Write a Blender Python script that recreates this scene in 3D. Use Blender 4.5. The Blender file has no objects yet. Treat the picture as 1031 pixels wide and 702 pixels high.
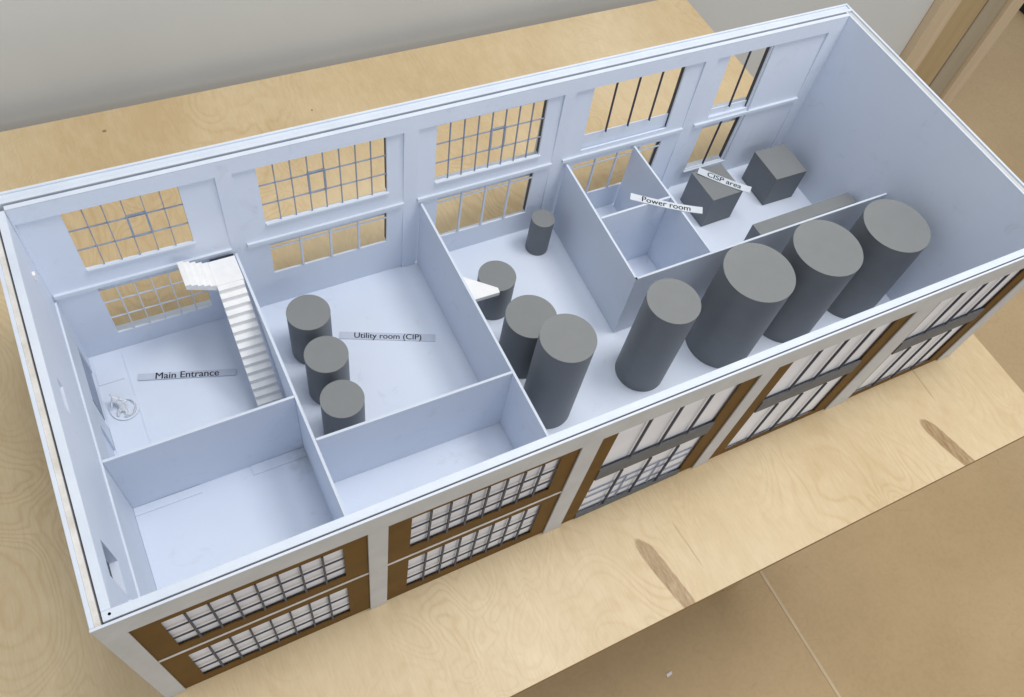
import bpy, bmesh, math, random
from mathutils import Vector
random.seed(4)
sc = bpy.context.scene
COL = sc.collection
H = 0.2383; W = 0.4087; ZP = 0.112; ZF = 0.003

# ------------------------------------------------------------ materials
def new_mat(name, rough=0.6, spec=0.35):
    m = bpy.data.materials.new(name); m.use_nodes = True
    b = m.node_tree.nodes['Principled BSDF']
    b.inputs['Roughness'].default_value = rough
    b.inputs['Specular IOR Level'].default_value = spec
    return m, m.node_tree.nodes, m.node_tree.links, b

def mottled(name, c1, c2, scale=20, rough=0.6, spec=0.35, bump=0.0, bscale=600, stretch=(1, 1, 1), rvar=0.1):
    m, N, L, b = new_mat(name, rough, spec)
    tc = N.new('ShaderNodeTexCoord'); mp = N.new('ShaderNodeMapping')
    mp.inputs['Scale'].default_value = stretch
    L.new(tc.outputs['Object'], mp.inputs['Vector'])
    n = N.new('ShaderNodeTexNoise'); n.inputs['Scale'].default_value = scale; n.inputs['Detail'].default_value = 6
    n.inputs['Roughness'].default_value = 0.6
    L.new(mp.outputs[0], n.inputs['Vector'])
    r = N.new('ShaderNodeValToRGB'); r.color_ramp.elements[0].position = 0.32; r.color_ramp.elements[1].position = 0.68
    r.color_ramp.elements[0].color = (*c1, 1); r.color_ramp.elements[1].color = (*c2, 1)
    L.new(n.outputs['Fac'], r.inputs['Fac']); L.new(r.outputs['Color'], b.inputs['Base Color'])
    mr = N.new('ShaderNodeMapRange'); mr.inputs['To Min'].default_value = rough - rvar; mr.inputs['To Max'].default_value = rough + rvar
    L.new(n.outputs['Fac'], mr.inputs['Value']); L.new(mr.outputs[0], b.inputs['Roughness'])
    if bump:
        n2 = N.new('ShaderNodeTexNoise'); n2.inputs['Scale'].default_value = bscale; n2.inputs['Detail'].default_value = 3
        L.new(mp.outputs[0], n2.inputs['Vector'])
        bp = N.new('ShaderNodeBump'); bp.inputs['Strength'].default_value = bump; bp.inputs['Distance'].default_value = 0.0004
        L.new(n2.outputs['Fac'], bp.inputs['Height']); L.new(bp.outputs[0], b.inputs['Normal'])
    return m

M = {}
M['board'] = mottled('white_board', (0.685, 0.75, 0.87), (0.725, 0.785, 0.895), 9, 0.5, 0.35, 0.12, 500)
def add_smudges(m):
    N, L = m.node_tree.nodes, m.node_tree.links; b = N['Principled BSDF']
    src = b.inputs['Base Color'].links[0].from_socket
    tc = N.new('ShaderNodeTexCoord')
    n = N.new('ShaderNodeTexNoise'); n.inputs['Scale'].default_value = 26; n.inputs['Detail'].default_value = 5; n.inputs['Roughness'].default_value = 0.7; n.inputs['Distortion'].default_value = 1.2
    L.new(tc.outputs['Object'], n.inputs['Vector'])
    mr = N.new('ShaderNodeMapRange'); mr.inputs['From Min'].default_value = 0.60; mr.inputs['From Max'].default_value = 0.74; mr.inputs['To Max'].default_value = 0.55
    L.new(n.outputs['Fac'], mr.inputs['Value'])
    mx = N.new('ShaderNodeMixRGB'); mx.blend_type = 'MULTIPLY'; mx.inputs['Color2'].default_value = (0.83, 0.82, 0.80, 1)
    L.new(mr.outputs[0], mx.inputs['Fac']); L.new(src, mx.inputs['Color1'])
    # brown glue smear in the corner of the front room
    vd = N.new('ShaderNodeVectorMath'); vd.operation = 'DISTANCE'; vd.inputs[1].default_value = (0.1945, 0.178, 0.008)
    L.new(tc.outputs['Object'], vd.inputs[0])
    n2 = N.new('ShaderNodeTexNoise'); n2.inputs['Scale'].default_value = 110; n2.inputs['Detail'].default_value = 4; L.new(tc.outputs['Object'], n2.inputs['Vector'])
    ad = N.new('ShaderNodeMath'); ad.operation = 'MULTIPLY_ADD'; ad.inputs[1].default_value = 0.05; ad.inputs[2].default_value = -0.025
    L.new(n2.outputs['Fac'], ad.inputs[0])
    sm = N.new('ShaderNodeMath'); sm.operation = 'ADD'; L.new(vd.outputs['Value'], sm.inputs[0]); L.new(ad.outputs[0], sm.inputs[1])
    mr2 = N.new('ShaderNodeMapRange'); mr2.inputs['From Min'].default_value = 0.022; mr2.inputs['From Max'].default_value = 0.004; mr2.inputs['To Max'].default_value = 0.3
    L.new(sm.outputs[0], mr2.inputs['Value'])
    mx2 = N.new('ShaderNodeMixRGB'); mx2.inputs['Color2'].default_value = (0.33, 0.32, 0.27, 1)
    L.new(mr2.outputs[0], mx2.inputs['Fac']); L.new(mx.outputs[0], mx2.inputs['Color1'])
    L.new(mx2.outputs[0], b.inputs['Base Color'])
add_smudges(M['board'])
M['rim'] = mottled('white_board_rim', (0.63, 0.69, 0.785), (0.69, 0.745, 0.83), 30, 0.45, 0.35, 0.15, 700)
M['facade'] = mottled('facade_board', (0.50, 0.505, 0.51), (0.57, 0.575, 0.58), 40, 0.6, 0.3, 0.2, 700)
M['edge'] = mottled('raw_board_edge', (0.60, 0.56, 0.50), (0.75, 0.73, 0.71), 60, 0.7, 0.2, 0.3, 900)
M['brown'] = mottled('brown_board', (0.105, 0.050, 0.006), (0.15, 0.075, 0.012), 30, 0.6, 0.25, 0.25, 900)
M['slate'] = mottled('slate_mullion_and_gap_shade', (0.045, 0.055, 0.08), (0.07, 0.08, 0.11), 60, 0.5, 0.3)  # mullion colour, reused to paint shade into the wall gaps
M['bluebar'] = mottled('blue_grey_mullion', (0.24, 0.28, 0.38), (0.34, 0.39, 0.50), 60, 0.5, 0.3)
M['band'] = mottled('grey_band', (0.115, 0.12, 0.13), (0.155, 0.16, 0.172), 60, 0.6, 0.25)
M['backing'] = mottled('white_backing', (0.78, 0.79, 0.84), (0.86, 0.87, 0.92), 25, 0.5, 0.3)
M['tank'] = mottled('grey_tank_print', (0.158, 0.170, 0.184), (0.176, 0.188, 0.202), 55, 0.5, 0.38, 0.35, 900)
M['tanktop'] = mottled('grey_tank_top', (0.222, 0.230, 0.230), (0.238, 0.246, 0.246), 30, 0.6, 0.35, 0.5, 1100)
M['print'] = mottled('white_print', (0.81, 0.81, 0.81), (0.87, 0.87, 0.87), 90, 0.55, 0.3, 0.4, 900)
M['paper'] = mottled('label_paper', (0.60, 0.64, 0.69), (0.68, 0.72, 0.77), 60, 0.6, 0.3)
M['film'] = mottled('label_film', (0.52, 0.57, 0.68), (0.58, 0.63, 0.74), 60, 0.4, 0.4)
M['ink'] = mottled('black_ink', (0.02, 0.022, 0.03), (0.03, 0.032, 0.04), 60, 0.6, 0.2)
M['dark'] = mottled('screw_and_slot_shade', (0.03, 0.035, 0.045), (0.05, 0.055, 0.07), 60, 0.8, 0.1)  # dark colour of the screw, and painted shade behind the landing
M['wall'] = mottled('grey_wall_paint', (0.62, 0.645, 0.65), (0.65, 0.675, 0.68), 3, 0.75, 0.25, 0.1, 200)
M['casing1'] = mottled('door_casing_light', (0.58, 0.47, 0.32), (0.67, 0.55, 0.39), 6, 0.55, 0.3, 0, 1, (6, 6, 0.6))
M['casing2'] = mottled('door_casing_brown', (0.44, 0.33, 0.18), (0.50, 0.385, 0.22), 6, 0.55, 0.3, 0, 1, (6, 6, 0.6))
M['casing3'] = mottled('door_casing_grey', (0.39, 0.34, 0.25), (0.44, 0.385, 0.29), 6, 0.55, 0.3, 0, 1, (6, 6, 0.6))
M['black'] = mottled('black_rubber', (0.012, 0.014, 0.018), (0.02, 0.022, 0.028), 30, 0.6, 0.3)

def clear_plastic():
    m, N, L, b = new_mat('clear_plastic', 0.18, 0.5)
    b.inputs['Base Color'].default_value = (0.92, 0.94, 0.96, 1)
    b.inputs['Transmission Weight'].default_value = 0.45
    b.inputs['IOR'].default_value = 1.3
    return m
M['clear'] = clear_plastic()

def math_node(N, L, op, a, b=None, clamp=False):
    n = N.new('ShaderNodeMath'); n.operation = op; n.use_clamp = clamp
    for i, v in enumerate((a, b)):
        if v is None: continue
        if isinstance(v, (int, float)): n.inputs[i].default_value = v
        else: L.new(v, n.inputs[i])
    return n.outputs[0]

def plywood():
    m, N, L, b = new_mat('birch_plywood', 0.42, 0.35)
    tc = N.new('ShaderNodeTexCoord')
    def noise(scale, stretch, detail=2, rough=0.5, dist=0.0, loc=(0, 0, 0)):
        mp = N.new('ShaderNodeMapping'); mp.inputs['Scale'].default_value = stretch; mp.inputs['Location'].default_value = loc
        L.new(tc.outputs['Object'], mp.inputs['Vector'])
        n = N.new('ShaderNodeTexNoise'); n.inputs['Scale'].default_value = scale; n.inputs['Detail'].default_value = detail
        n.inputs['Roughness'].default_value = rough; n.inputs['Distortion'].default_value = dist
        L.new(mp.outputs[0], n.inputs['Vector']); return n.outputs['Fac']
    base = noise(6.5, (1.35, 0.8, 1), 2.5, 0.42, 0.9)
    # growth-ring contour lines of rotary-cut veneer
    ph = math_node(N, L, 'MULTIPLY', base, 165.0)
    s = math_node(N, L, 'SINE', ph)
    s = math_node(N, L, 'MULTIPLY_ADD', s, 0.5); s.node.inputs[2].default_value = 0.5
    s = math_node(N, L, 'POWER', s, 3.0)
    amp = noise(7, (1, 0.6, 1), 2, 0.5, 0, (3, 1, 0))
    ampn = N.new('ShaderNodeMapRange'); ampn.inputs['From Min'].default_value = 0.42; ampn.inputs['From Max'].default_value = 0.66
    L.new(amp, ampn.inputs['Value'])
    rings = math_node(N, L, 'MULTIPLY', s, ampn.outputs[0])
    fib = noise(120, (4.5, 0.35, 1), 4, 0.65)
    fleck = noise(60, (1.2, 0.5, 1), 3, 0.7)
    tone = noise(2.0, (1.3, 0.8, 1), 4, 0.55, 0.4, (5, 5, 0))
    cr = N.new('ShaderNodeValToRGB')
    cr.color_ramp.elements[0].position = 0.3; cr.color_ramp.elements[0].color = (0.585, 0.435, 0.242, 1)
    cr.color_ramp.elements[1].position = 0.7; cr.color_ramp.elements[1].color = (0.76, 0.62, 0.405, 1)
    t = math_node(N, L, 'MULTIPLY_ADD', fib, 0.30); t.node.inputs[2].default_value = -0.15
    t = math_node(N, L, 'ADD', tone, t)
    t2 = math_node(N, L, 'MULTIPLY_ADD', fleck, 0.30); t2.node.inputs[2].default_value = -0.15
    t = math_node(N, L, 'ADD', t, t2)
    L.new(t, cr.inputs['Fac'])
    mix = N.new('ShaderNodeMixRGB'); mix.blend_type = 'MULTIPLY'; mix.inputs['Color2'].default_value = (0.82, 0.73, 0.60, 1)
    rf = math_node(N, L, 'MULTIPLY', rings, 0.44)
    L.new(rf, mix.inputs['Fac']); L.new(cr.outputs['Color'], mix.inputs['Color1'])
    out = mix.outputs[0]
    sep = N.new('ShaderNodeSeparateXYZ'); L.new(tc.outputs['Object'], sep.inputs[0])
    wob = noise(38, (1, 0.7, 1), 4, 0.6)
    wob = math_node(N, L, 'MULTIPLY_ADD', wob, 0.9); wob.node.inputs[2].default_value = -0.45
    streak = noise(90, (5, 0.7, 1), 3, 0.7)
    def blotch(out, x0, y0, x1, y1, w, col, strength=1.0, wobk=1.0, soft=0.25, tip=0.35):
        # elongated stain between two points, widening away from the first
        dx, dy = x1 - x0, y1 - y0; Ln = math.hypot(dx, dy); ux, uy = dx / Ln, dy / Ln
        X = math_node(N, L, 'SUBTRACT', sep.outputs[0], x0); Y = math_node(N, L, 'SUBTRACT', sep.outputs[1], y0)
        u = math_node(N, L, 'ADD', math_node(N, L, 'MULTIPLY', X, ux / Ln), math_node(N, L, 'MULTIPLY', Y, uy / Ln))
        v = math_node(N, L, 'ADD', math_node(N, L, 'MULTIPLY', X, -uy / w), math_node(N, L, 'MULTIPLY', Y, ux / w))
        c = math_node(N, L, 'SUBTRACT', math_node(N, L, 'MULTIPLY', u, 2.0), 1.0)
        c2 = math_node(N, L, 'POWER', math_node(N, L, 'ABSOLUTE', c), 4.0)
        v = math_node(N, L, 'ADD', v, math_node(N, L, 'MULTIPLY', wob, 0.7 * wobk))
        v2 = math_node(N, L, 'MULTIPLY', v, v)
        r = math_node(N, L, 'ADD', c2, v2)
        r = math_node(N, L, 'ADD', r, math_node(N, L, 'MULTIPLY', wob, wobk))
        mr = N.new('ShaderNodeMapRange'); mr.inputs['From Min'].default_value = 1.0 + soft; mr.inputs['From Max'].default_value = 1.0 - soft
        L.new(r, mr.inputs['Value'])
        f = math_node(N, L, 'MULTIPLY', mr.outputs[0], math_node(N, L, 'ADD', math_node(N, L, 'MULTIPLY', streak, 1.3), 0.12), True)
        f = math_node(N, L, 'MULTIPLY', f, strength)
        mx = N.new('ShaderNodeMixRGB'); mx.inputs['Color2'].default_value = (*col, 1)
        L.new(f, mx.inputs['Fac']); L.new(out, mx.inputs['Color1'])
        return mx.outputs[0]
    out = blotch(out, 0.4795, -0.046, 0.4985, -0.145, 0.0085, (0.30, 0.185, 0.085), 1.0, 1.0, 0.18)
    out = blotch(out, 0.894, -0.060, 0.9175, -0.146, 0.0095, (0.30, 0.185, 0.085), 1.0, 1.0, 0.18)
    out = blotch(out, 0.5275, -0.045, 0.5315, -0.103, 0.0009, (0.33, 0.22, 0.12), 0.55, 0.5, 0.5)
    out = blotch(out, 0.935, 0.02, 0.932, -0.045, 0.0012, (0.36, 0.25, 0.14), 0.6, 0.5, 0.5)
    out = blotch(out, 0.109, 0.7234, 0.114, 0.7234, 0.0024, (0.16, 0.09, 0.04), 1.0, 0.6, 0.4)
    out = blotch(out, 0.3745, 0.6806, 0.377, 0.6806, 0.0018, (0.2, 0.11, 0.05), 1.0, 0.6, 0.4)
    L.new(out, b.inputs['Base Color'])
    bp = N.new('ShaderNodeBump'); bp.inputs['Strength'].default_value = 0.15; bp.inputs['Distance'].default_value = 0.0006
    L.new(fib, bp.inputs['Height']); L.new(bp.outputs[0], b.inputs['Normal'])
    return m
M['ply'] = plywood()
M['plyedge'] = mottled('plywood_edge', (0.17, 0.10, 0.045), (0.42, 0.29, 0.16), 300, 0.7, 0.2, 0, 1, (0.05, 0.05, 1.5))

def floor_mat():
    m, N, L, b = new_mat('brown_sheet_floor', 0.5, 0.35)
    tc = N.new('ShaderNodeTexCoord')
    n = N.new('ShaderNodeTexNoise'); n.inputs['Scale'].default_value = 1.6; n.inputs['Detail'].default_value = 7; n.inputs['Roughness'].default_value = 0.62
    L.new(tc.outputs['Object'], n.inputs['Vector'])
    r = N.new('ShaderNodeValToRGB'); r.color_ramp.elements[0].position = 0.3; r.color_ramp.elements[1].position = 0.72
    r.color_ramp.elements[0].color = (0.51, 0.36, 0.19, 1); r.color_ramp.elements[1].color = (0.66, 0.48, 0.275, 1)
    L.new(n.outputs['Fac'], r.inputs['Fac'])
    n2 = N.new('ShaderNodeTexNoise'); n2.inputs['Scale'].default_value = 130; n2.inputs['Detail'].default_value = 3
    L.new(tc.outputs['Object'], n2.inputs['Vector'])
    mx = N.new('ShaderNodeMixRGB'); mx.blend_type = 'MULTIPLY'; mx.inputs['Fac'].default_value = 0.22
    r2 = N.new('ShaderNodeValToRGB'); r2.color_ramp.elements[0].position = 0.3; r2.color_ramp.elements[1].position = 0.6
    r2.color_ramp.elements[0].color = (0.72, 0.70, 0.68, 1); r2.color_ramp.elements[1].color = (1, 1, 1, 1)
    L.new(n2.outputs['Fac'], r2.inputs['Fac']); L.new(r.outputs['Color'], mx.inputs['Color1']); L.new(r2.outputs['Color'], mx.inputs['Color2'])
    # faint scuffs: thin curved marks
    n3 = N.new('ShaderNodeTexNoise'); n3.inputs['Scale'].default_value = 3.0; n3.inputs['Distortion'].default_value = 1.5
    L.new(tc.outputs['Object'], n3.inputs['Vector'])
    a = math_node(N, L, 'ABSOLUTE', math_node(N, L, 'SUBTRACT', n3.outputs['Fac'], 0.5))
    a = math_node(N, L, 'LESS_THAN', a, 0.0035)
    mx2 = N.new('ShaderNodeMixRGB'); mx2.blend_type = 'MULTIPLY'; mx2.inputs['Color2'].default_value = (0.93, 0.92, 0.90, 1)
    L.new(math_node(N, L, 'MULTIPLY', a, 0.7), mx2.inputs['Fac']); L.new(mx.outputs[0], mx2.inputs['Color1'])
    L.new(mx2.outputs[0], b.inputs['Base Color'])
    mr = N.new('ShaderNodeMapRange'); mr.inputs['To Min'].default_value = 0.4; mr.inputs['To Max'].default_value = 0.6
    L.new(n.outputs['Fac'], mr.inputs['Value']); L.new(mr.outputs[0], b.inputs['Roughness'])
    return m
M['floor'] = floor_mat()
M['seam'] = mottled('floor_seam', (0.60, 0.47, 0.30), (0.70, 0.56, 0.38), 20, 0.6, 0.3)

# ------------------------------------------------------------ mesh helpers
def finish(name, bm, mats, parent=None, bevel=0, seg=2, smooth=False, warp=None, loc=None):
    if warp:
        for v in bm.verts: v.co = Vector(warp(*v.co))
    bmesh.ops.remove_doubles(bm, verts=bm.verts, dist=1e-7)
    bmesh.ops.recalc_face_normals(bm, faces=bm.faces)
    me = bpy.data.meshes.new(name); bm.to_mesh(me); bm.free()
    if not isinstance(mats, (list, tuple)): mats = [mats]
    for m in mats: me.materials.append(m)
    if smooth:
        for p in me.polygons: p.use_smooth = True
        me.set_sharp_from_angle(angle=math.radians(35))
    o = bpy.data.objects.new(name, me); COL.objects.link(o)
    if parent: o.parent = parent
    if loc is not None: o.location = loc
    if bevel:
        md = o.modifiers.new('bevel', 'BEVEL'); md.width = bevel; md.segments = seg; md.limit_method = 'ANGLE'; md.angle_limit = math.radians(40)
    return o

def box(bm, x0, x1, y0, y1, z0, z1, mi=0):
    vs = [bm.verts.new((x, y, z)) for z in (z0, z1) for y in (y0, y1) for x in (x0, x1)]
    for f in ((0, 1, 3, 2), (4, 6, 7, 5), (0, 4, 5, 1), (2, 3, 7, 6), (0, 2, 6, 4), (1, 5, 7, 3)):
        bm.faces.new([vs[i] for i in f]).material_index = mi

def prism(bm, pts, z0, z1, mi=0, top=None):
    a = [bm.verts.new((p[0], p[1], z0)) for p in pts]; b = [bm.verts.new((p[0], p[1], z1)) for p in pts]
    n = len(pts)
    bm.faces.new(a[::-1]).material_index = mi; bm.faces.new(b).material_index = mi if top is None else top
    for i in range(n): bm.faces.new((a[i], a[(i + 1) % n], b[(i + 1) % n], b[i])).material_index = mi

def plate(bm, rect, holes, d0, d1, axis='y', mi=0):
    """Solid slab spanning rect (u0,u1,z0,z1) with rectangular holes, thickness d0..d1 along the axis."""
    us = sorted({rect[0], rect[1], *[h[0] for h in holes], *[h[1] for h in holes]})
    zs = sorted({rect[2], rect[3], *[h[2] for h in holes], *[h[3] for h in holes]})
    us = [u for u in us if rect[0] <= u <= rect[1]]; zs = [z for z in zs if rect[2] <= z <= rect[3]]
    def solid(i, j):
        if i < 0 or j < 0 or i >= len(us) - 1 or j >= len(zs) - 1: return False
        cu, cz = (us[i] + us[i + 1]) / 2, (zs[j] + zs[j + 1]) / 2
        return not any(h[0] < cu < h[1] and h[2] < cz < h[3] for h in holes)
    V = {}
    def v(i, j, k):
        if (i, j, k) not in V:
            d = (d0, d1)[k]; u = us[i]; z = zs[j]
            V[(i, j, k)] = bm.verts.new((u, d, z) if axis == 'y' else (d, u, z))
        return V[(i, j, k)]
    for i in range(len(us) - 1):
        for j in range(len(zs) - 1):
            if not solid(i, j): continue
            for k in (0, 1):
                bm.faces.new((v(i, j, k), v(i + 1, j, k), v(i + 1, j + 1, k), v(i, j + 1, k))).material_index = mi
            if not solid(i - 1, j): bm.faces.new((v(i, j, 0), v(i, j + 1, 0), v(i, j + 1, 1), v(i, j, 1))).material_index = mi
            if not solid(i + 1, j): bm.faces.new((v(i + 1, j, 0), v(i + 1, j, 1), v(i + 1, j + 1, 1), v(i + 1, j + 1, 0))).material_index = mi
            if not solid(i, j - 1): bm.faces.new((v(i, j, 0), v(i, j, 1), v(i + 1, j, 1), v(i + 1, j, 0))).material_index = mi
            if not solid(i, j + 1): bm.faces.new((v(i, j + 1, 0), v(i + 1, j + 1, 0), v(i + 1, j + 1, 1), v(i, j + 1, 1))).material_index = mi

def tag(o, label=None, cat=None, group=None, kind=None):
    if label: o['label'] = label
    if cat: o['category'] = cat
    if group: o['group'] = group
    if kind: o['kind'] = kind
    return o

def empty(name, loc=(0, 0, 0), rz=0):
    o = bpy.data.objects.new(name, None); COL.objects.link(o)
    o.location = loc; o.rotation_euler = (0, 0, rz); o.empty_display_size = 0.02
    return o

# the back and right inner walls lean very slightly inwards below the rim
def lean_y(x, y, z): return (x, y + 0.053 * max(0.0, z - ZP), z)
def lean_x(x, y, z): return (x + 0.062 * max(0.0, z - ZP), y, z)

# ------------------------------------------------------------ the setting
bm = bmesh.new(); box(bm, -3.5, 6, -3, 6, -0.80, -0.75)
tag(finish('floor', bm, M['floor']), kind='structure')
bm = bmesh.new()
box(bm, 1.0045, 1.0105, -3, 0.70, -0.7498, -0.7488)
tag(finish('floor_seam', bm, M['seam']), kind='structure')
XW = 1.822   # where the door casing starts on the wall
bm = bmesh.new(); box(bm, -3.5, XW, 0.79, 0.92, -0.7485, 2.2)
tag(finish('wall', bm, M['wall']), kind='structure')

# door casing: stepped strips standing on the floor at the end of the wall
cas = tag(empty('door_frame', (XW, 0.79, -0.75)), 'stepped tan wooden door casing at the end of the grey wall', 'door frame')
def strip(name, x0, x1, y0, y1, m, dx0=0):
    b_ = bmesh.new(); box(b_, x0, x1, y0, y1, 0.0015, 2.9); return finish(name, b_, m, cas, bevel=0.002)
strip('outer_trim', 0.002, 0.066, -0.022, 0.13, M['casing1'])
strip('jamb', 0.067, 0.190, -0.008, 0.13, M['casing2'])
strip('rebate', 0.191, 0.215, 0.012, 0.13, mottled('rebate_brown', (0.13, 0.095, 0.055), (0.17, 0.125, 0.075), 8, 0.7, 0.2))
strip('door_stop', 0.216, 0.292, 0.002, 0.13, M['casing3'])
strip('inner_trim', 0.293, 0.345, -0.010, 0.13, M['casing1'])

# dark-edged case on the floor beyond the doorway
cs = tag(empty('floor_case', (3.085, 1.1, -0.75)), 'grey case with black edge on the floor beyond the door casing', 'case')
bm = bmesh.new(); box(bm, 0.048, 0.60, -0.05, 0.5, 0.001, 0.022); finish('lid', bm, M['wall'], cs, bevel=0.003)
bm = bmesh.new(); box(bm, 0.0, 0.047, -0.05, 0.5, 0.001, 0.026)
finish('black_edge', bm, M['black'], cs, bevel=0.003)

# scrap of paper
bm = bmesh.new(); prism(bm, [(0, 0), (0.012, 0.002), (0.013, 0.007), (0.001, 0.006)], 0, 0.001)
o = finish('paper_scrap', bm, M['print'], loc=(0.7175, -0.152, -0.7497)); tag(o, 'tiny white scrap lying on the brown floor below the table edge', 'paper scrap')

# ------------------------------------------------------------ table
tb = tag(empty('plywood_table', (0, 0, -0.75)), 'big birch plywood table top with wavy grain under the white building model', 'table')
bm = bmesh.new(); box(bm, -0.75, 1.058, -0.132, 0.760, 0.7375, 0.75, 1)
top = finish('tabletop', bm, [M['ply'], M['plyedge']], tb, bevel=0.0006)
top.matrix_parent_inverse.identity()
for p in top.data.polygons:
    if p.normal.z > 0.5: p.material_index = 0
for lx, ly in ((-0.62, -0.04), (0.93, -0.04), (-0.62, 0.66), (0.93, 0.66)):
    b_ = bmesh.new(); box(b_, lx - 0.02, lx + 0.02, ly - 0.02, ly + 0.02, 0.0012, 0.7372); finish('leg', b_, M['casing2'], tb, bevel=0.002)

# ------------------------------------------------------------ building model
root = tag(empty('building_model', (0.5, 0.2, 0.0)), 'large white open-top architectural model of a two-storey hall on the plywood table', 'scale model')
INV = (-0.5, -0.2, 0.0)
def part(name, bm, m, parent=root, **k):
    o = finish(name, bm, m, parent, **k)
    if parent is root: o.location = INV
    return o

bm = bmesh.new(); box(bm, 0.0035, 0.9965, 0.0035, 0.4052, 0.0004, ZF)
floor_part = part('floor_slab', bm, M['board'])

FB = [(0.0172, 0.1950), (0.2121, 0.3888), (0.4095, 0.5840), (0.6041, 0.7840), (0.8165, 0.9765)]
ZT = 0.2105
# front wall: columns and top beam in grey-white board
bm = bmesh.new()
plate(bm, (0, 1, 0.0006, H), [(a, b, -0.01, ZT) for a, b in FB], 0.0, 0.0018)
fw = part('front_wall', bm, M['facade'], bevel=0.0003, seg=1)
# raw/bright top edge strip of the facade sheet
bm = bmesh.new(); box(bm, 0.0, 1.0, 0.0, 0.0019, H, H + 0.0006); part('rim', bm, M['rim'], fw)

def grid_window(parent, x0, x1, z0, z1, nx, nz, y0, y1, w, mat, wz=None, casement=None, skip_h=False, frame=0, name='window', warp=None, hz=None):
    """one window: the mullion grid of bars"""
    wz = wz or w
    b_ = bmesh.new()
    for i in range(1, nx):
        x = x0 + (x1 - x0) * i / nx + random.uniform(-.0003, .0003)
        box(b_, x - w / 2, x + w / 2, y0, y1, z0, z1)
    hs = hz if hz is not None else ([] if skip_h else [z0 + (z1 - z0) * j / nz for j in range(1, nz)])
    for z in hs:
        box(b_, x0, x1, y0 + (y1 - y0) * .15, y1 - (y1 - y0) * .15, z - wz / 2, z + wz / 2)
    if casement:
        (ca, cb, cz0, cz1, cw) = casement
        yc0 = y0 - 0.0005; yc1 = y1 - 0.0003
        for (a, b, c, d) in ((ca - cw, ca + cw, cz0, cz1), (cb - cw, cb + cw, cz0, cz1), (ca + cw, cb - cw, cz0, cz0 + cw), (ca + cw, cb - cw, cz1 - cw, cz1)):
            box(b_, a, b, yc0, yc1, c, d)
    if frame:
        f = frame
        box(b_, x0, x0 + f, y0 - .0002, y1, z0, z1); box(b_, x1 - f, x1, y0 - .0002, y1, z0, z1)
        box(b_, x0 + f, x1 - f, y0 - .0002, y1, z0, z0 + f); box(b_, x0 + f, x1 - f, y0 - .0002, y1, z1 - f, z1)
    return part(name, b_, mat, parent, warp=warp)

YP0, YP1 = 0.0020, 0.0032   # brown panel
for k, ((a, b), (u0, u1), zu, zl) in enumerate((
        (FB[0], (0.0368, 0.1752), (0.1275, 0.1970), (0.0170, 0.0950)),
        (FB[1], (0.2330, 0.3712), (0.1310, 0.2010), (0.0175, 0.0985)))):
    bm = bmesh.new()
    plate(bm, (a - .004, b + .004, 0.0006, ZT + .004), [(u0, u1, *zu), (u0, u1, *zl)], YP0, YP1)
    part('facade_panel', bm, M['brown'], fw)
    bm = bmesh.new(); box(bm, a + .0001, b - .0001, 0.0009, YP0 - .0001, 0.1110, 0.1128); part('floor_strip', bm, M['edge'], fw)
    p = (u1 - u0) / 8
    grid_window(fw, u0, u1, *zu, 8, 3, 0.0014, 0.0031, 0.0017, M['slate'], 0.0014)
    grid_window(fw, u0, u1, *zl, 8, 3, 0.0014, 0.0031, 0.0017, M['slate'], 0.0014)
for k, ((a, b), (u0, u1)) in enumerate(((FB[2], (0.4280, 0.5640)), (FB[3], (0.6260, 0.7630)), (FB[4], (0.8240, 0.9570)))):
    rail = 0.0095
    bm = bmesh.new()
    if k:
        plate(bm, (a - .004, b + .004, 0.0006, ZT + .004), [(u0, u1, rail, ZT + .01)], YP0, YP1)
    else:
        box(bm, a - .004, u0, YP0, YP1, 0.0006, ZT + .004)
        part('facade_panel', bm, M['brown'], fw); bm = bmesh.new(); box(bm, u1, b + .004, YP0, YP1, 0.0006, ZT + .004)
    part('facade_panel', bm, M['brown'], fw)
    bm = bmesh.new(); box(bm, u0, u1, 0.0008, 0.0030, 0.103, 0.126)
    part('spandrel', bm, M['band'], fw)
    if k == 0:
        bm = bmesh.new(); box(bm, u0, u1, 0.0012, 0.0030, 0.0006, 0.011); part('bottom_rail', bm, M['band'], fw)
    grid_window(fw, u0, u1, 0.1285, ZT, 4, 1, 0.0008, 0.0031, 0.0016, M['slate'], skip_h=True)
    w_ = grid_window(fw, u0, u1, 0.0112 if k == 0 else rail + .0003, 0.0995, 4, 1, 0.0008, 0.0031, 0.0016, M['slate'], skip_h=True,)
    if k == 0:   # thin inner sash bars show behind the glass opening
        b_ = bmesh.new()
        for z in (0.026, 0.048, 0.064): box(b_, u0 + .004, u1 - .002, 0.0038, 0.0049, z, z + .0013)
        for x in (0.478, 0.519): box(b_, x, x + .0012, 0.0036, 0.0047, 0.012, 0.066)
        part('sash', b_, M['bluebar'], fw)

# back wall, outer sheet pair
BB = [(0.0174, 0.1918), (0.2080, 0.3856), (0.4025, 0.5775), (0.5925, 0.7710), (0.7895, 0.9630)]
bm = bmesh.new()
holes = [h for a, b in BB for h in ((a + .022, b - .010, 0.010, 0.092), (a + .022, b - .010, 0.116, 0.2130))]
plate(bm, (0.0, 1.0, 0.0006, H), holes, 0.4062, 0.4087)
plate(bm, (0.0075, 0.9970, 0.0006, H - .0016), holes, 0.3985, 0.40615)
plate(bm, (0.0088, 0.9969, 0.0006, H), holes, 0.3948, 0.39845)
part('outer_back_wall', bm, M['rim'])

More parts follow.
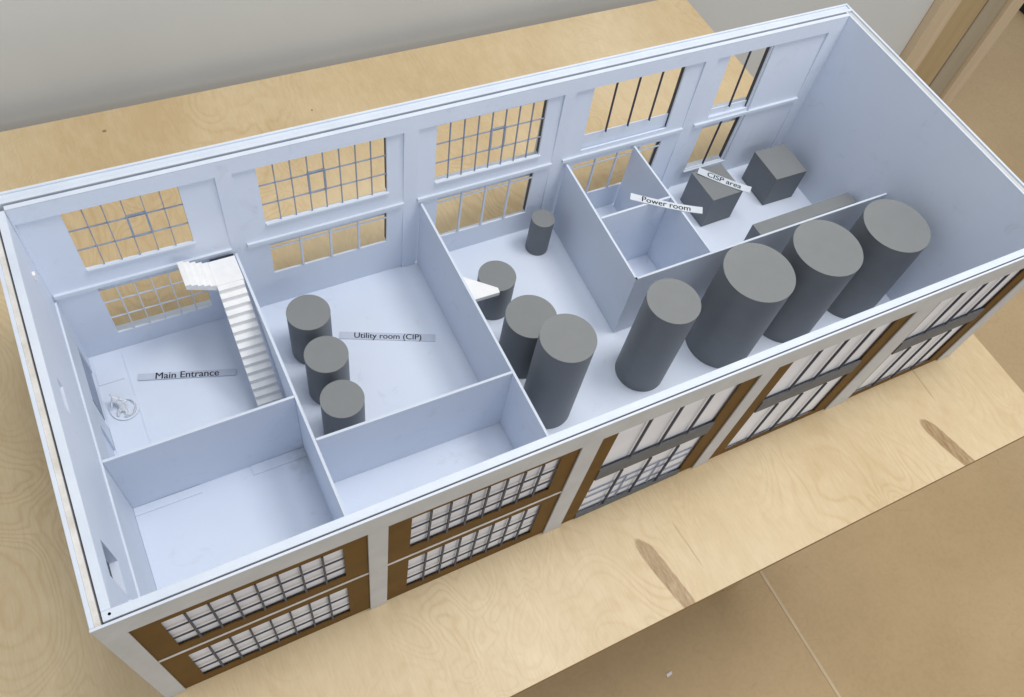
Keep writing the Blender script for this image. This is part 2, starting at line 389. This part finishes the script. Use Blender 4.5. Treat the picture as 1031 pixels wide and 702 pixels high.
# left wall: outer sheet, filler
bm = bmesh.new(); plate(bm, (0.0021, 0.4060, 0.0006, H), [], 0.0, 0.0032, 'x'); part('outer_left_wall', bm, M['rim'], bevel=.0003, seg=1)
bm = bmesh.new(); plate(bm, (0.0021, 0.3946, 0.0006, H - .0008), [], 0.0033, 0.0074, 'x'); part('wall_core', bm, M['edge'])
# right wall: outer sheet, core
bm = bmesh.new(); plate(bm, (0.0021, 0.4060, 0.0006, H), [], 0.9972, 1.0, 'x'); part('outer_right_wall', bm, M['rim'], bevel=.0003, seg=1)
bm = bmesh.new(); plate(bm, (0.0120, 0.3944, 0.0006, H - .0022), [], 0.9890, 0.9971, 'x'); part('wall_core', bm, M['facade'])

# inner liner: front
bm = bmesh.new(); plate(bm, (0.0091, 0.9880, ZF + .0002, H - .022), [], 0.0055, 0.0109)
part('inner_front_wall', bm, M['backing'])
bm = bmesh.new(); plate(bm, (0.0091, 0.9880, H - .0219, H - .0006), [], 0.0036, 0.0109)
part('top_batten', bm, M['backing'])
# inner liner: left
bm = bmesh.new()
plate(bm, (0.0110, 0.3849, ZF + .0002, H - .0006), [(0.046, 0.076, 0.160, 0.2085), (0.200, 0.228, 0.190, 0.2055)], 0.0091, 0.0157, 'x')
lw = part('inner_left_wall', bm, M['board'])
bm = bmesh.new()
plate(bm, (0.0111, 0.3795, ZF + .0003, ZP), [(0.288, 0.362, 0.0, 0.060), (0.205, 0.262, 0.0, 0.060)], 0.0158, 0.0177, 'x')
part('lower_lining', bm, M['rim'], lw)
bm = bmesh.new(); box(bm, 0.0158, 0.0163, 0.3, 0.361, 0.0035, 0.0595); part('door_recess', bm, M['bluebar'], lw)
bm = bmesh.new(); box(bm, 0.0158, 0.0182, 0.352, 0.3565, 0.182, 0.189); part('bracket', bm, M['print'], lw)
bm = bmesh.new(); box(bm, 0.01575, 0.0185, 0.0118, 0.040, 0.1600, 0.1640); part('shelf', bm, M['rim'], lw)
bm = bmesh.new(); box(bm, 0.0077, 0.0089, 0.036, 0.084, 0.150, 0.2150); part('opening_shade_plate', bm, M['slate'], lw)  # dark plate behind each wall opening, painting in the shade of the gap
bm = bmesh.new(); box(bm, 0.0077, 0.0089, 0.192, 0.236, 0.182, 0.2120); part('opening_shade_plate', bm, M['slate'], lw)
# dark screw in the rim corner
bm = bmesh.new(); bmesh.ops.create_cone(bm, segments=16, radius1=.0011, radius2=.0011, depth=.0006, cap_ends=True)
for v in bm.verts: v.co += Vector((0.0141, 0.0075, H - .0001))
part('screw', bm, M['dark'])
# rim strips of the liner (bright cut edges)
bm = bmesh.new()
box(bm, 0.0091, 0.9864, 0.0036, 0.0109, H - .0005, H + .0002)
box(bm, 0.0091, 0.0157, 0.0110, 0.3866, H - .0005, H + .0002)
box(bm, 0.0158, 0.9864, 0.3866, 0.3918, H - .0005, H + .0002)
box(bm, 0.9865, 0.9888, 0.0036, 0.3944, H - .0005, H + .0002)
part('liner_rim', bm, M['rim'], bevel=.0003, seg=1)

# inner liner: right
bm = bmesh.new(); plate(bm, (0.0111, 0.3938, ZF + .0002, H - .0006), [], 0.9787, 0.9806, 'x')
part('inner_right_wall', bm, M['board'], warp=lean_x)

# inner liner: back, with recessed bays, windows, ledges and sills
YB = 0.3800
bays = [
    # x0, x1 of recess, upper window, cols, lower window, cols
    (0, (0.0545, 0.1578, 0.1415, 0.2180), 6, (0.0565, 0.1575, 0.0320, 0.1115), 6),
    (1, (0.2312, 0.3670, 0.1405, 0.2172), 8, (0.2315, 0.3660, 0.0585, 0.1085), 4),
    (2, (0.4238, 0.5578, 0.1365, 0.2160), 8, (0.4285, 0.5555, 0.0380, 0.1095), 4),
    (3, (0.6180, 0.7450, 0.1250, 0.2180), 4, (0.6120, 0.7440, 0.0411, 0.1045), 4),
    (4, (0.8105, 0.8742, 0.1150, 0.2175), 2, (0.8075, 0.8715, 0.0315, 0.1110), 2)]
bm = bmesh.new()
plate(bm, (0.0158, 0.9860, ZF + .0002, H - .0007), [(*BB[i], ZF + .0002 - .01, 0.2195) for i in range(5)], YB, YB + .0028)
bw = part('inner_back_wall', bm, M['board'], warp=lean_y)
for (i, wu, nu, wl, nl) in bays:
    a, b = BB[i]
    bm = bmesh.new()
    wuh = (wu[0], wu[1], max(wu[2], .1235), wu[3])
    plate(bm, (a - .006, b + .006, ZF + .0003, 0.2235), [wuh, wl], YB + .0029, YB + .0052)
    part('bay_panel', bm, M['board'], bw, warp=lean_y)
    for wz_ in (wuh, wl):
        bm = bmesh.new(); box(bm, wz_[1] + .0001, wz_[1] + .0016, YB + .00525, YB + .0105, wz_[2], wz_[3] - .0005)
        part('jamb', bm, M['slate'], bw, warp=lean_y)  # shade of the gap between wall sheets, put in as a dark strip
    # ledge between the storeys
    bm = bmesh.new(); box(bm, a + .0002, b - .0002, YB - .0004, YB + .00285, 0.1150, 0.1192); part('ledge', bm, M['rim'], bw, warp=lean_y)
    if i < 3:
        bm = bmesh.new(); box(bm, wu[0] + .0005, wu[1] + .0015, YB + .0006, YB + .0050, wu[2] - .0022, wu[2] - .0001); part('sill', bm, M['rim'], bw, warp=lean_y)
        p = (wu[1] - wu[0]) / nu
        cs_ = (wu[0] + 3.0 * p, wu[0] + 4.0 * p, wu[2] + .33 * (wu[3] - wu[2]), wu[2] + .70 * (wu[3] - wu[2]), .0010) if i < 2 else (wu[0] + 4 * p, wu[0] + 5 * p, wu[2] + .33 * (wu[3] - wu[2]), wu[2] + .70 * (wu[3] - wu[2]), .0010)
        grid_window(bw, wuh[0], wuh[1], wuh[2], wuh[3], nu, 3, YB + .0034, YB + .0054, .0009, M['bluebar'], .0008, casement=cs_, warp=lean_y)
    else:
        bm = bmesh.new(); box(bm, wu[0] + .0003, wu[1] - .0003, YB + .0075, YB + .0088, .1195, .1440 if i == 3 else .1320); part('sill', bm, M['board'], bw, warp=lean_y)
        bm = bmesh.new()
        z_ = .1440 if i == 3 else .1320
        box(bm, wu[0] + .0003, wu[1] - .0003, YB + .0053, YB + .0088, .1205, .1225); part('sill', bm, M['board'], bw, warp=lean_y)
        grid_window(bw, wuh[0], wuh[1], z_ + .0002, wuh[3], nu, 1, YB + .0034, YB + .0062, 0.0010, M['slate'], skip_h=True, warp=lean_y)
    if i == 0:
        grid_window(bw, *wl, 6, 3, YB + .0033, YB + .0053, .0012, mat=M['rim'], wz=.0009, warp=lean_y)
    elif i < 4:
        grid_window(bw, *wl, 4, 1, YB + .0024, YB + .0050, .0022, mat=M['rim'], wz=.0010, hz=[wl[3] - .0085], warp=lean_y)
    else:
        grid_window(bw, *wl, 2, 1, YB + .0034, YB + .0062, 0.0010, mat=M['slate'], skip_h=True, warp=lean_y)
        bm = bmesh.new()
        box(bm, wl[0] - .002, 0.8765, YB - .0003, YB + .00285, wl[2] - .0030, wl[2] - .0008)
        box(bm, 0.8748, 0.8765, YB + .0005, YB + .00285, wl[2] - .0007, 0.1148)
        box(bm, 0.8762, 0.8778, YB + .0010, YB + .00285, 0.1194, 0.2190)
        part('angle_trim', bm, M['rim'], bw, warp=lean_y)

# partitions
def wall_strip(name, x0, y0, x1, y1, t, z0=ZF + .0002, z1=ZP, mat='board'):
    dx, dy = x1 - x0, y1 - y0; l = math.hypot(dx, dy); nx, ny = -dy / l * t / 2, dx / l * t / 2
    bm = bmesh.new()
    pts = [(x0 + nx, y0 + ny), (x1 + nx, y1 + ny), (x1 - nx, y1 - ny), (x0 - nx, y0 - ny)]
    if (pts[1][0] - pts[0][0]) * (pts[2][1] - pts[1][1]) - (pts[1][1] - pts[0][1]) * (pts[2][0] - pts[1][0]) < 0: pts = pts[::-1]
    prism(bm, pts, z0, z1 - .0003)
    w = part(name, bm, M[mat])
    bm = bmesh.new(); prism(bm, pts, z1 - .00025, z1)
    part('top_edge', bm, M['rim'], w)
    return w
T = 0.0027
wall_strip('partition', 0.1945, 0.3798, 0.1957, 0.0110, T)          # entrance | utility
wall_strip('partition', 0.4068, 0.3798, 0.4042, 0.0110, T)          # utility | tank room
wall_strip('partition', 0.5992, 0.3798, 0.5910, 0.1953, T)          # tank room | power room
wall_strip('partition', 0.5898, 0.1966, 0.9780, 0.1985, T)          # long wall behind the big tanks
wall_strip('partition', 0.6980, 0.3798, 0.6978, 0.1987, T)          # power room | equipment area
wall_strip('partition', 0.5970, 0.2895, 0.6963, 0.2903, T)          # power room cross wall
wall_strip('partition', 0.0179, 0.1922, 0.1935, 0.1930, T)          # entrance | front room
wall_strip('partition', 0.1971, 0.1412, 0.4036, 0.1385, T)          # utility | front room

# thin floor sheets and inlays
bm = bmesh.new()
box(bm, 0.0180, 0.0835, 0.1815, 0.1906, ZF + .0001, ZF + .0013)
box(bm, 0.1365, 0.1935, 0.1800, 0.1912, ZF + .0001, ZF + .0013)
box(bm, 0.0180, 0.0212, 0.0112, 0.1812, ZF + .0001, ZF + .0011)
box(bm, 0.0200, 0.0460, 0.3430, 0.3780, ZF + .0001, ZF + .0010)
box(bm, 0.0510, 0.0525, 0.1945, 0.3790, ZF + .0001, ZF + .0007)
box(bm, 0.0180, 0.0200, 0.1945, 0.3420, ZF + .0001, ZF + .0010)
part('floor_trim', bm, M['board'], floor_part)
floor_part.location = INV

# staircase: main flight, landing and short upper flight
ZL = 0.1195
st = empty('staircase'); st.parent = root; st.location = INV
bm = bmesh.new()
N_ = 19; y_top, y_bot = 0.3395, 0.2150
run = (y_top - y_bot) / N_; rise = (ZL - ZF) / N_
xl, xr = 0.1640, 0.1905
prof = []
for i in range(N_):
    yb_ = y_bot + i * run
    prof.append((yb_, ZF + i * rise)); prof.append((yb_, ZF + (i + 1) * rise - .0004)); 
prof.append((y_top, ZL - .0004))
prof.append((y_top, ZL - .0085)); prof.append((y_bot + 0.008, ZF + .0003))
A = [bm.verts.new((xl, y, z)) for y, z in prof]; B = [bm.verts.new((xr, y, z)) for y, z in prof]
bm.faces.new(A); bm.faces.new(B[::-1])
for i in range(len(prof)):
    j = (i + 1) % len(prof); bm.faces.new((A[i], B[i], B[j], A[j]))
part('main_flight', bm, M['print'], st)
bm = bmesh.new(); box(bm, xl, 0.1916, y_top + .0002, 0.3722, ZL - .0060, ZL); 
part('landing', bm, M['print'], st, bevel=.0003, seg=1)
bm = bmesh.new(); box(bm, 0.1665, 0.1912, 0.3723, 0.3760, ZL - .0050, ZL - .0012); part('slot_shade', bm, M['dark'], st)  # dark strip painted as the shade between landing and wall
bm = bmesh.new()
n2 = 5; x_a, x_b = xl - .0002, 0.1352
prof = []; rn = (x_a - x_b) / n2; rs = 0.0030
prof.append((x_a, ZL - .0058))
for i in range(n2):
    prof.append((x_a - i * rn, ZL + i * rs + .0002)); prof.append((x_a - i * rn, ZL + (i + 1) * rs)); 
prof.append((x_b, ZL + n2 * rs)); prof.append((x_b, ZL + n2 * rs - .0062))
A = [bm.verts.new((x, 0.3385, z)) for x, z in prof]; B = [bm.verts.new((x, 0.3700, z)) for x, z in prof]
bm.faces.new(A); bm.faces.new(B[::-1])
for i in range(len(prof)):
    j = (i + 1) % len(prof); bm.faces.new((A[i], B[i], B[j], A[j]))
part('upper_flight', bm, M['print'], st)

# wedge-shaped half landing on the utility room wall
bm = bmesh.new(); prism(bm, [(0.4072, 0.2478), (0.4455, 0.2470), (0.4462, 0.2535), (0.4072, 0.2890)], 0.0860, 0.0918)
part('wedge_landing', bm, M['print'], bevel=.0003, seg=1)

# ------------------------------------------------------------ tanks
def tank(x, y, r, z, label, group):
    t = tag(empty('storage_tank', (x, y, ZF)), label, 'tank', group)
    h = z - ZF
    b_ = bmesh.new(); n = 96
    rings = []
    for (rr, zz) in ((r, 0.0002), (r, h - .0004)):
        rings.append([b_.verts.new((rr * math.cos(2 * math.pi * i / n), rr * math.sin(2 * math.pi * i / n), zz)) for i in range(n)])
    for i in range(n):
        j = (i + 1) % n; b_.faces.new((rings[0][i], rings[0][j], rings[1][j], rings[1][i]))
    b_.faces.new(rings[0][::-1]); b_.faces.new(rings[1])
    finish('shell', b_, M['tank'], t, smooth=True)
    b_ = bmesh.new()
    prof = [(r + .00015, h - .00035), (r + .00015, h - .0002), (r - .0003, h)]
    R_ = [[b_.verts.new((rr * math.cos(2 * math.pi * i / n), rr * math.sin(2 * math.pi * i / n), zz)) for i in range(n)] for rr, zz in prof]
    for a, c in zip(R_, R_[1:]):
        for i in range(n): j = (i + 1) % n; b_.faces.new((a[i], a[j], c[j], c[i]))
    b_.faces.new(R_[0][::-1]); b_.faces.new(R_[-1])
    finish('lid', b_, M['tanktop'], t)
    return t
g1 = 'grey tanks in a row along the stair wall'; g2 = 'grey tanks in the open tank room'; g3 = 'tall grey tanks in front of the long wall'
tank(0.2450, 0.3067, 0.0233, 0.076, 'grey utility room tank nearest the back windows, farthest of the row of three', g1)
tank(0.2443, 0.2494, 0.0229, 0.076, 'middle grey tank of the row of three beside the stair wall', g1)
tank(0.2408, 0.1929, 0.0224, 0.076, 'grey utility room tank nearest the front partition, its base hidden', g1)
tank(0.5612, 0.3511, 0.0146, 0.0593, 'smallest slim grey tank standing alone near the back windows', g2)
tank(0.4657, 0.2877, 0.0224, 0.0631, 'short grey tank partly covered by the white wedge landing', g2)
tank(0.4647, 0.2058, 0.0290, 0.0905, 'medium-height grey tank between the short tank and a tall one', g2)
tank(0.4618, 0.1361, 0.0297, 0.1474, 'tall grey tank next to the corner of the partition by the front wall', g2)
tank(0.5923, 0.1362, 0.0299, 0.1466, 'narrowest tall tank in front of the power room corner', g3)
tank(0.7102, 0.1364, 0.0419, 0.1434, 'wide tall tank in front of the power room, leftmost wide one', g3)
tank(0.8117, 0.1367, 0.0421, 0.1435, 'wide tall tank in the middle of the three wide ones', g3)
tank(0.9195, 0.1345, 0.0418, 0.1428, 'wide tall tank nearest the blank right end wall', g3)

# ------------------------------------------------------------ boxes
def block(x, y, a, sx, sy, z, label, group=None):
    t = tag(empty('equipment_box', (x, y, ZF), a), label, 'box', group)
    h = z - ZF
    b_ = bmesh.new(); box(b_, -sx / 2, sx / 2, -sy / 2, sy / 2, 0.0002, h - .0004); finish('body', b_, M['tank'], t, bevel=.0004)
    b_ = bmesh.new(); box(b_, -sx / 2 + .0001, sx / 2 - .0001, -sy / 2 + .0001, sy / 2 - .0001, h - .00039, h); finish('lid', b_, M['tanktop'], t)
g4 = 'grey cube boxes in the equipment area'
block(0.8190, 0.3306, 0.0207, 0.0501, 0.0533, 0.0560, 'dark grey cube with a white label strip lying across its top', g4)
block(0.9314, 0.3337, -0.0137, 0.0530, 0.0554, 0.0551, 'dark grey cube with bare top beside the right end wall', g4)
block(0.8915, 0.2332, 0.0100, 0.1640, 0.0188, 0.0700, 'long narrow grey box lying behind the long partition', g4)

# ------------------------------------------------------------ label strips
def text_mesh(body, size):
    cu = bpy.data.curves.new('lettering', 'FONT'); cu.body = body; cu.size = 1.0; cu.align_x = 'CENTER'; cu.align_y = 'CENTER'
    cu.extrude = 0.004; cu.resolution_u = 6; cu.offset = 0.0
    o = bpy.data.objects.new('tmp', cu); COL.objects.link(o)
    dg = bpy.context.evaluated_depsgraph_get(); dg.update()
    me = bpy.data.meshes.new_from_object(o.evaluated_get(dg))
    bpy.data.objects.remove(o)
    return me
def sign(corners, z, body, tlen, label, mat, name='name_strip', curl=0.0):
    # corners: top-left, top-right, bottom-right, bottom-left as lying on the surface
    cx = sum(c[0] for c in corners) / 4; cy = sum(c[1] for c in corners) / 4
    dx = corners[1][0] - corners[0][0]; dy = corners[1][1] - corners[0][1]
    a = math.atan2(dy, dx); Ls = math.hypot(dx, dy)
    hw = math.hypot(corners[0][0] - corners[3][0], corners[0][1] - corners[3][1])
    t = tag(empty(name, (cx, cy, z), a), label, 'label strip', 'name strips lying in the model')
    def bend(x, y): return curl * ((2 * x / Ls) ** 2) * (1.0 + 0.6 * x / Ls)
    b_ = bmesh.new(); n = 16; rows = []
    for i in range(n + 1):
        x = -Ls / 2 + Ls * i / n
        zz = bend(x, 0)
        rows.append([b_.verts.new((x, sy * hw / 2, zz + h)) for sy, h in ((-1, 0), (1, 0), (1, .0006), (-1, .0006))])
    for p, q in zip(rows, rows[1:]):
        for i in range(4): b_.faces.new((p[i], p[(i + 1) % 4], q[(i + 1) % 4], q[i]))
    b_.faces.new(rows[0][::-1]); b_.faces.new(rows[-1])
    finish('strip', b_, M[mat], t)
    me0 = text_mesh(body, 0.01)
    xs = [v.co.x for v in me0.vertices]; mid = (max(xs) + min(xs)) / 2; s = tlen / (max(xs) - min(xs))
    b_ = bmesh.new()
    for k, (ox, oz) in enumerate(((-.014, 0.0), (.014, .003))):
        b2 = bmesh.new(); b2.from_mesh(me0)
        for v in b2.verts:
            x = (v.co.x - mid + ox) * s; y = v.co.y * s
            v.co = Vector((x, y, (v.co.z + oz) * s + .00068 + bend(x, y)))
        tmp = bpy.data.meshes.new('tmp'); b2.to_mesh(tmp); b2.free(); b_.from_mesh(tmp); bpy.data.meshes.remove(tmp)
    me = bpy.data.meshes.new('lettering'); b_.to_mesh(me); b_.free(); me.materials.append(M['ink'])
    for p in me.polygons: p.material_index = 0
    bpy.data.meshes.remove(me0)
    o = bpy.data.objects.new('lettering', me); COL.objects.link(o); o.parent = t
sign([(0.061, 0.343), (0.1582, 0.3117), (0.1553, 0.3024), (0.0581, 0.3353)], ZF + .0009, 'Main Entrance', 0.066, 'thin translucent strip reading Main Entrance on the floor beside the stairs', 'film')
sign([(0.282, 0.3172), (0.3844, 0.2729), (0.3796, 0.2634), (0.2767, 0.3089)], ZF + .0003, 'Utility room (CIP)', 0.078, 'strip reading Utility room (CIP) on the floor right of three tanks', 'film')
sign([(0.6511, 0.3106), (0.7242, 0.2596), (0.716, 0.2497), (0.6445, 0.3023)], ZP + .0002, 'Power room', 0.060, 'white paper strip reading Power room across the tops of crossing partitions', 'paper', curl=.0022)
sign([(0.8077, 0.3597), (0.8574, 0.3041), (0.8495, 0.2974), (0.7984, 0.3518)], 0.0563, 'CISP area', 0.048, 'white paper strip reading CISP area laid diagonally on a grey cube', 'paper', curl=.0016)

# small translucent plastic figure with a curled skirt at the entrance
cp = tag(empty('plastic_figure', (0.036, 0.308, ZF + .0008)), 'tiny translucent white plastic figure standing on a round base near the entrance', 'figure')
bm = bmesh.new(); prism(bm, [(.002 + .0150 * math.cos(a / 32 * 6.2832), .0165 * math.sin(a / 32 * 6.2832)) for a in range(32)], 0.0001, 0.0008)
finish('base_disc', bm, M['board'], cp)
def skinned(name, pts, edges):
    me = bpy.data.meshes.new(name); me.from_pydata([p[:3] for p in pts], edges, [])
    o = bpy.data.objects.new(name, me); COL.objects.link(o); o.parent = cp; me.materials.append(M['clear'])
    sk = o.modifiers.new('skin', 'SKIN'); sk.use_smooth_shade = True
    for v, p in zip(me.skin_vertices[0].data, pts): v.radius = (p[3], p[3] * .8)
    me.skin_vertices[0].data[0].use_root = True
    sb = o.modifiers.new('sub', 'SUBSURF'); sb.levels = 2; sb.render_levels = 2
skinned('body', [(.001, -.002, .0045, .0032), (-.001, .002, .0085, .0030), (-.004, .006, .0125, .0032), (-.0055, .0085, .0155, .0014), (-.0062, .0100, .0180, .0024),
                 (.0035, .0030, .0105, .0012), (.0070, .0000, .0090, .0010), (-.0085, .0030, .0095, .0012), (-.0090, -.0010, .0070, .0010),
                 (.0030, -.0080, .0030, .0020), (.0020, -.0125, .0020, .0013), (-.0050, -.0060, .0030, .0018), (-.0060, -.0105, .0020, .0012)],
        [(0, 1), (1, 2), (2, 3), (3, 4), (2, 5), (5, 6), (2, 7), (7, 8), (0, 9), (9, 10), (0, 11), (11, 12)])
b_ = bmesh.new(); rows = []
for t in range(15):
    a = -1.9 + t / 14 * 3.2; x = .003 + .0108 * math.cos(a); y = -.003 + .0115 * math.sin(a); w = .0025 + .0012 * math.sin(t * 1.3)
    rows.append([b_.verts.new((x, y, .0009)), b_.verts.new((x * .94, y * .94, .0009 + w)), b_.verts.new((x * .88, y * .88, .0009 + w)), b_.verts.new((x * .92, y * .92, .0009))])
for p, q in zip(rows, rows[1:]):
    for i in range(4): b_.faces.new((p[i], p[(i + 1) % 4], q[(i + 1) % 4], q[i]))
b_.faces.new(rows[0][::-1]); b_.faces.new(rows[-1])
finish('curled_rim', b_, M['clear'], cp, smooth=True)

# ------------------------------------------------------------ light
wd = bpy.data.worlds.new('World'); sc.world = wd; wd.use_nodes = True
bg = wd.node_tree.nodes['Background']; bg.inputs['Color'].default_value = (0.93, 0.96, 1.0, 1); bg.inputs['Strength'].default_value = 0.46
def area(name, loc, target, size, power, col, sy=None):
    l = bpy.data.lights.new(name, 'AREA'); l.energy = power; l.size = size; l.color = col
    if sy: l.shape = 'RECTANGLE'; l.size_y = sy
    o = bpy.data.objects.new(name, l); COL.objects.link(o); o.location = loc
    d = Vector(target) - Vector(loc); o.rotation_euler = d.to_track_quat('-Z', 'Y').to_euler()
    return o
area('ceiling_lamp', (1.15, -0.02, 2.0), (0.5, 0.2, 0), 0.6, 17.5, (1.0, 0.985, 0.96), 0.6)
area('ceiling_lamp_far', (0.5, 0.20, 2.3), (0.45, 0.2, 0), 1.0, 11.5, (0.97, 0.98, 1.0), 0.5)
area('added_front_light', (0.9, -2.6, 1.5), (0.6, 0.5, 0), 1.5, 20, (1.0, 0.99, 0.97), 1.0)  # unseen front light, added so the model shades the wall behind it

# ------------------------------------------------------------ camera
cam = bpy.data.cameras.new('camera'); co = bpy.data.objects.new('camera', cam); COL.objects.link(co)
co.location = (0.1185, -0.2182, 0.8390); co.rotation_euler = (0.5465221, -0.1426442, -0.4669113)
cam.sensor_width = 36; cam.lens = 29.42424; cam.shift_x = -0.0096159; cam.shift_y = 0.0238247
cam.clip_start = 0.01; cam.clip_end = 100
sc.camera = co
sc.view_settings.view_transform = 'Standard'; sc.view_settings.look = 'None'
sc.view_settings.exposure = 0; sc.view_settings.gamma = 1
